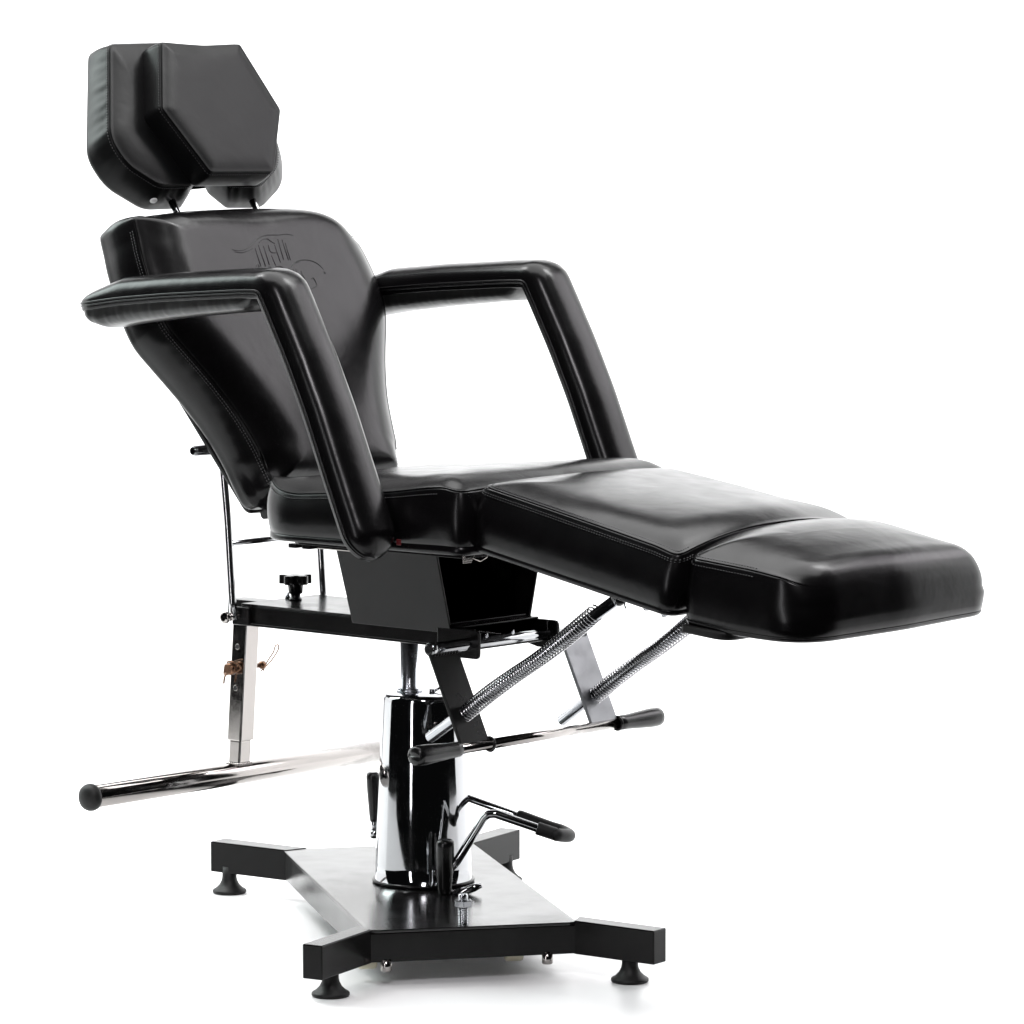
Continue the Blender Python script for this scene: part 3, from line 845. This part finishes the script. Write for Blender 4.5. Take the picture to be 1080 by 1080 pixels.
a = hx(V((-0.229, -0.098, -0.112)))
tg.tube([a, a + V((-0.001, 0, -0.008)), a + V((0.002, -0.001, -0.016))], 0.0005, 6)
part(tg, 'loose_thread', M['thread'], headrest)

# ---------------------------------------------------------------- armrests
def arm_path():
    pts = [(-0.434, 1.021), (-0.33, 1.034), (-0.22, 1.043), (-0.06, 1.0525), (-0.012, 1.0535), (0.012, 1.012), (0.050, 0.945), (0.090, 0.866), (0.130, 0.775), (0.165, 0.697), (0.189, 0.650)]
    c = [(a, b, 0.05) for a, b in pts]
    c[4] = (*pts[4], 0.012)
    out = []
    n = len(c)
    for i in range(n):
        p = V(c[i][:2])
        if i in (0, n - 1): out.append(tuple(p)); continue
        a = V(c[i - 1][:2]); b = V(c[i + 1][:2])
        da = (a - p); db = (b - p); k = min(0.018 if i != 4 else 0.010, da.length * 0.45, db.length * 0.45)
        da.normalize(); db.normalize()
        p0 = p + da * k; p1 = p + db * k
        for s in range(7):
            t = s / 6; out.append(tuple(p0 * (1 - t) ** 2 + p * 2 * t * (1 - t) + p1 * t * t))
    return resample(out, 150, False)
AP = arm_path()
AN = len(AP)
AL_ = [0.0]
for i in range(1, AN): AL_.append(AL_[-1] + (AP[i] - AP[i - 1]).length)
def arm_frame(i):
    a = AP[max(0, i - 1)]; b = AP[min(AN - 1, i + 1)]
    t = (b - a).normalized(); return t, V((-t.y, t.x))
W_ARM, H_ARM = 0.0470, 0.0335
corner = min(range(AN), key=lambda i: (AP[i] - V((-0.012, 1.0535))).length)
def armrest(sy):
    yc = sy * 0.3095
    mb = MB(); rows = []; seams = [[], []]
    K = 22
    for i in range(AN):
        t, no = arm_frame(i)
        s0 = AL_[i]; s1 = AL_[-1] - AL_[i]
        r0 = 0.042
        e0 = math.sqrt(max(0, 1 - (1 - min(1, (s0 + 1e-4) / r0)) ** 2)); e1 = math.sqrt(max(0, 1 - (1 - min(1, (s1 + 1e-4) / W_ARM)) ** 2))
        w = W_ARM * max(0.02, e1) * max(0.35, e0 ** 0.6)
        hh = H_ARM * max(0.02, min(1, (s0 / 0.10) if s0 < 0.10 else 1) ** 0.5) * max(0.02, min(1, s1 / 0.03) ** 0.5)
        row = []
        for k in range(K + 1):
            a = PI * k / K
            y = w * math.copysign(abs(math.cos(a)) ** 0.76, math.cos(a)); z = hh * abs(math.sin(a)) ** 0.80
            q = AP[i] + no * z
            row.append(V((q.x, yc + y, q.y)))
        # board underneath: short wrapped edge then flat back
        for y, z in ((-w, -0.002), (-w * 0.985, -0.011), (-w * 0.94, -0.013), (w * 0.94, -0.013), (w * 0.985, -0.011), (w, -0.002)):
            q = AP[i] + no * z
            row.append(V((q.x, yc + y, q.y)))
        rows.append(row)
        for j, sgn in enumerate((-1, 1)):
            for d in (0.0,):
                q = AP[i] + no * 0.0
                seams[j].append(V((q.x, yc + sgn * (w + 0.0006), q.y)))
    m = len(rows[0])
    vs = [q for r in rows for q in r]
    fs = [(i * m + k, i * m + (k + 1) % m, (i + 1) * m + (k + 1) % m, (i + 1) * m + k) for i in range(AN - 1) for k in range(m)]
    fs += [tuple(range(m)), tuple(range((AN - 1) * m, AN * m))[::-1]]
    mb.add(vs, fs, True)
    o = mb.build('armrest', M['vinyl'], ROOT)
    o.modifiers.new('split', 'EDGE_SPLIT').split_angle = rad(50)
    pp = MB()
    rail = seams[0] + seams[1][::-1]
    pp.tube(seams[0], 0.0017, 8); pp.tube(seams[1], 0.0017, 8)
    off = lambda L: [V((q.x, q.y, q.z)) - V((arm_frame(i)[1].x, 0, arm_frame(i)[1].y)) * 0.0045 for i, q in enumerate(L)]
    pp.tube(off(seams[0]), 0.0013, 8); pp.tube(off(seams[1]), 0.0013, 8)
    endp = [seams[0][-1]]
    part(pp, 'piping', M['vinyl'], o)
    # gathered pad under the level part
    ub = MB(); rows = []
    K = 26
    n = corner - 3
    for i in range(n + 1):
        t, no = arm_frame(i)
        s = AL_[i]; s1 = AL_[n] - s
        e0 = min(1, (s + 0.003) / 0.055) ** 0.55; e1 = min(1, (s1 + 0.0005) / 0.03) ** 0.5
        w = (W_ARM - 0.002) * max(0.3, min(1, (s + 0.004) / 0.03) ** 0.5) * (0.94 + 0.06 * e1)
        dep = lerp(0.036, 0.024, s / AL_[n]) * e0 * e1
        row = []
        for k in range(K + 1):
            a = PI * k / K
            y = -w * math.copysign(abs(math.cos(a)) ** 0.55, math.cos(a)); z = -0.0125 - dep * abs(math.sin(a)) ** 0.6 + 0.0004 * 0
            wr = 0.0009 * math.sin(s * 520 + 2 * math.sin(s * 90) + 1.3 * a) * abs(math.sin(a)) ** 0.3 * (abs(math.cos(a)) ** 0.5)
            q = AP[i] + no * (z + 0.0035)
            row.append(V((q.x, yc + y + wr, q.y)))
        rows.append(row)
    m = K + 1
    vs = [q for r in rows for q in r]
    fs = [(i * m + k, i * m + k + 1, (i + 1) * m + k + 1, (i + 1) * m + k) for i in range(n) for k in range(K)]
    fs += [tuple(range(m)), tuple(range(n * m, (n + 1) * m))[::-1]]
    ub.add(vs, fs, True)
    u = ub.build('underside_pad', M['vinyl_gather'], o)
    return o
for sy in (-1, 1):
    ao = armrest(sy)
    br = MB()
    y0, y1 = sorted((sy * 0.262, sy * 0.280))
    br.box((0.135, y0, 0.665), (0.180, y1, 0.700))
    part(br, 'armrest_bracket', M['satin'], ao, 0.002)
    if sy < 0:
        rt = MB(); rt.box((0.196, -0.2725, 0.668), (0.205, -0.2695, 0.677)); part(rt, 'fabric_tag', M['red'], ao, 0.001)

settle()

# ================================================================== light
W = bpy.data.worlds.new('World'); S.world = W; W.use_nodes = True
W.node_tree.nodes['Background'].inputs[0].default_value = (0.9, 0.95, 1.0, 1)
W.node_tree.nodes['Background'].inputs[1].default_value = 0.006

def area(name, pos, target, sx, sy, power, col=(1, 1, 1)):
    l = bpy.data.lights.new(name, 'AREA'); l.shape = 'RECTANGLE'; l.size = sx; l.size_y = sy; l.energy = power; l.color = col
    o = bpy.data.objects.new(name, l); COL.objects.link(o)
    o.location = pos; d = V(target) - V(pos)
    o.rotation_euler = d.to_track_quat('-Z', 'Y').to_euler()
    return o
# overhead bank, two wall washers, soft boxes high on both sides, a key above the camera and a strip at the left front
area('overhead_softbox', cam_xy(0, 0.6, 4.3), cam_xy(0, 0.61, 0), 5.0, 3.6, 295)
area('wall_light_left', cam_xy(-2.2, 0.8, 3.9), cam_xy(-1.6, 4.2, 1.0), 1.6, 1.0, 150)
area('wall_light_right', cam_xy(2.2, 0.8, 3.9), cam_xy(1.6, 4.2, 1.0), 1.6, 1.0, 150)
area('left_softbox', cam_xy(-3.0, 1.2, 2.7), cam_xy(-0.2, 0.2, 0.9), 1.8, 1.6, 70, (0.86, 1.0, 0.97))
area('right_softbox', cam_xy(3.0, 1.3, 2.9), cam_xy(-0.2, 0.3, 0.9), 1.7, 1.7, 20, (1.0, 0.92, 1.0))
area('key_softbox', cam_xy(0.15, -3.6, 3.45), cam_xy(0, 0, 0.8), 0.6, 1.1, 80, (1.0, 0.97, 1.0))
area('strip_softbox', cam_xy(-1.5, -2.6, 1.0), cam_xy(0, 0, 0.95), 0.22, 2.0, 16, (0.98, 0.97, 1.0))

# ================================================================== camera
cd = bpy.data.cameras.new('camera'); co = bpy.data.objects.new('camera', cd); COL.objects.link(co)
cd.sensor_width = 36; cd.lens = FPX / 1080 * 36; cd.clip_start = 0.1; cd.clip_end = 100
co.location = cpos
p = math.atan2(540 - 152.7, FPX)
fw = FW * math.cos(p) - UP * math.sin(p)
co.rotation_euler = fw.to_track_quat('-Z', 'Y').to_euler()
S.camera = co
S.view_settings.view_transform = 'Standard'; S.view_settings.look = 'None'; S.view_settings.gamma = 1
S.view_settings.exposure = 0
S.view_settings.use_curve_mapping = False
S.cycles.max_bounces = 10
S.cycles.glossy_bounces = 6
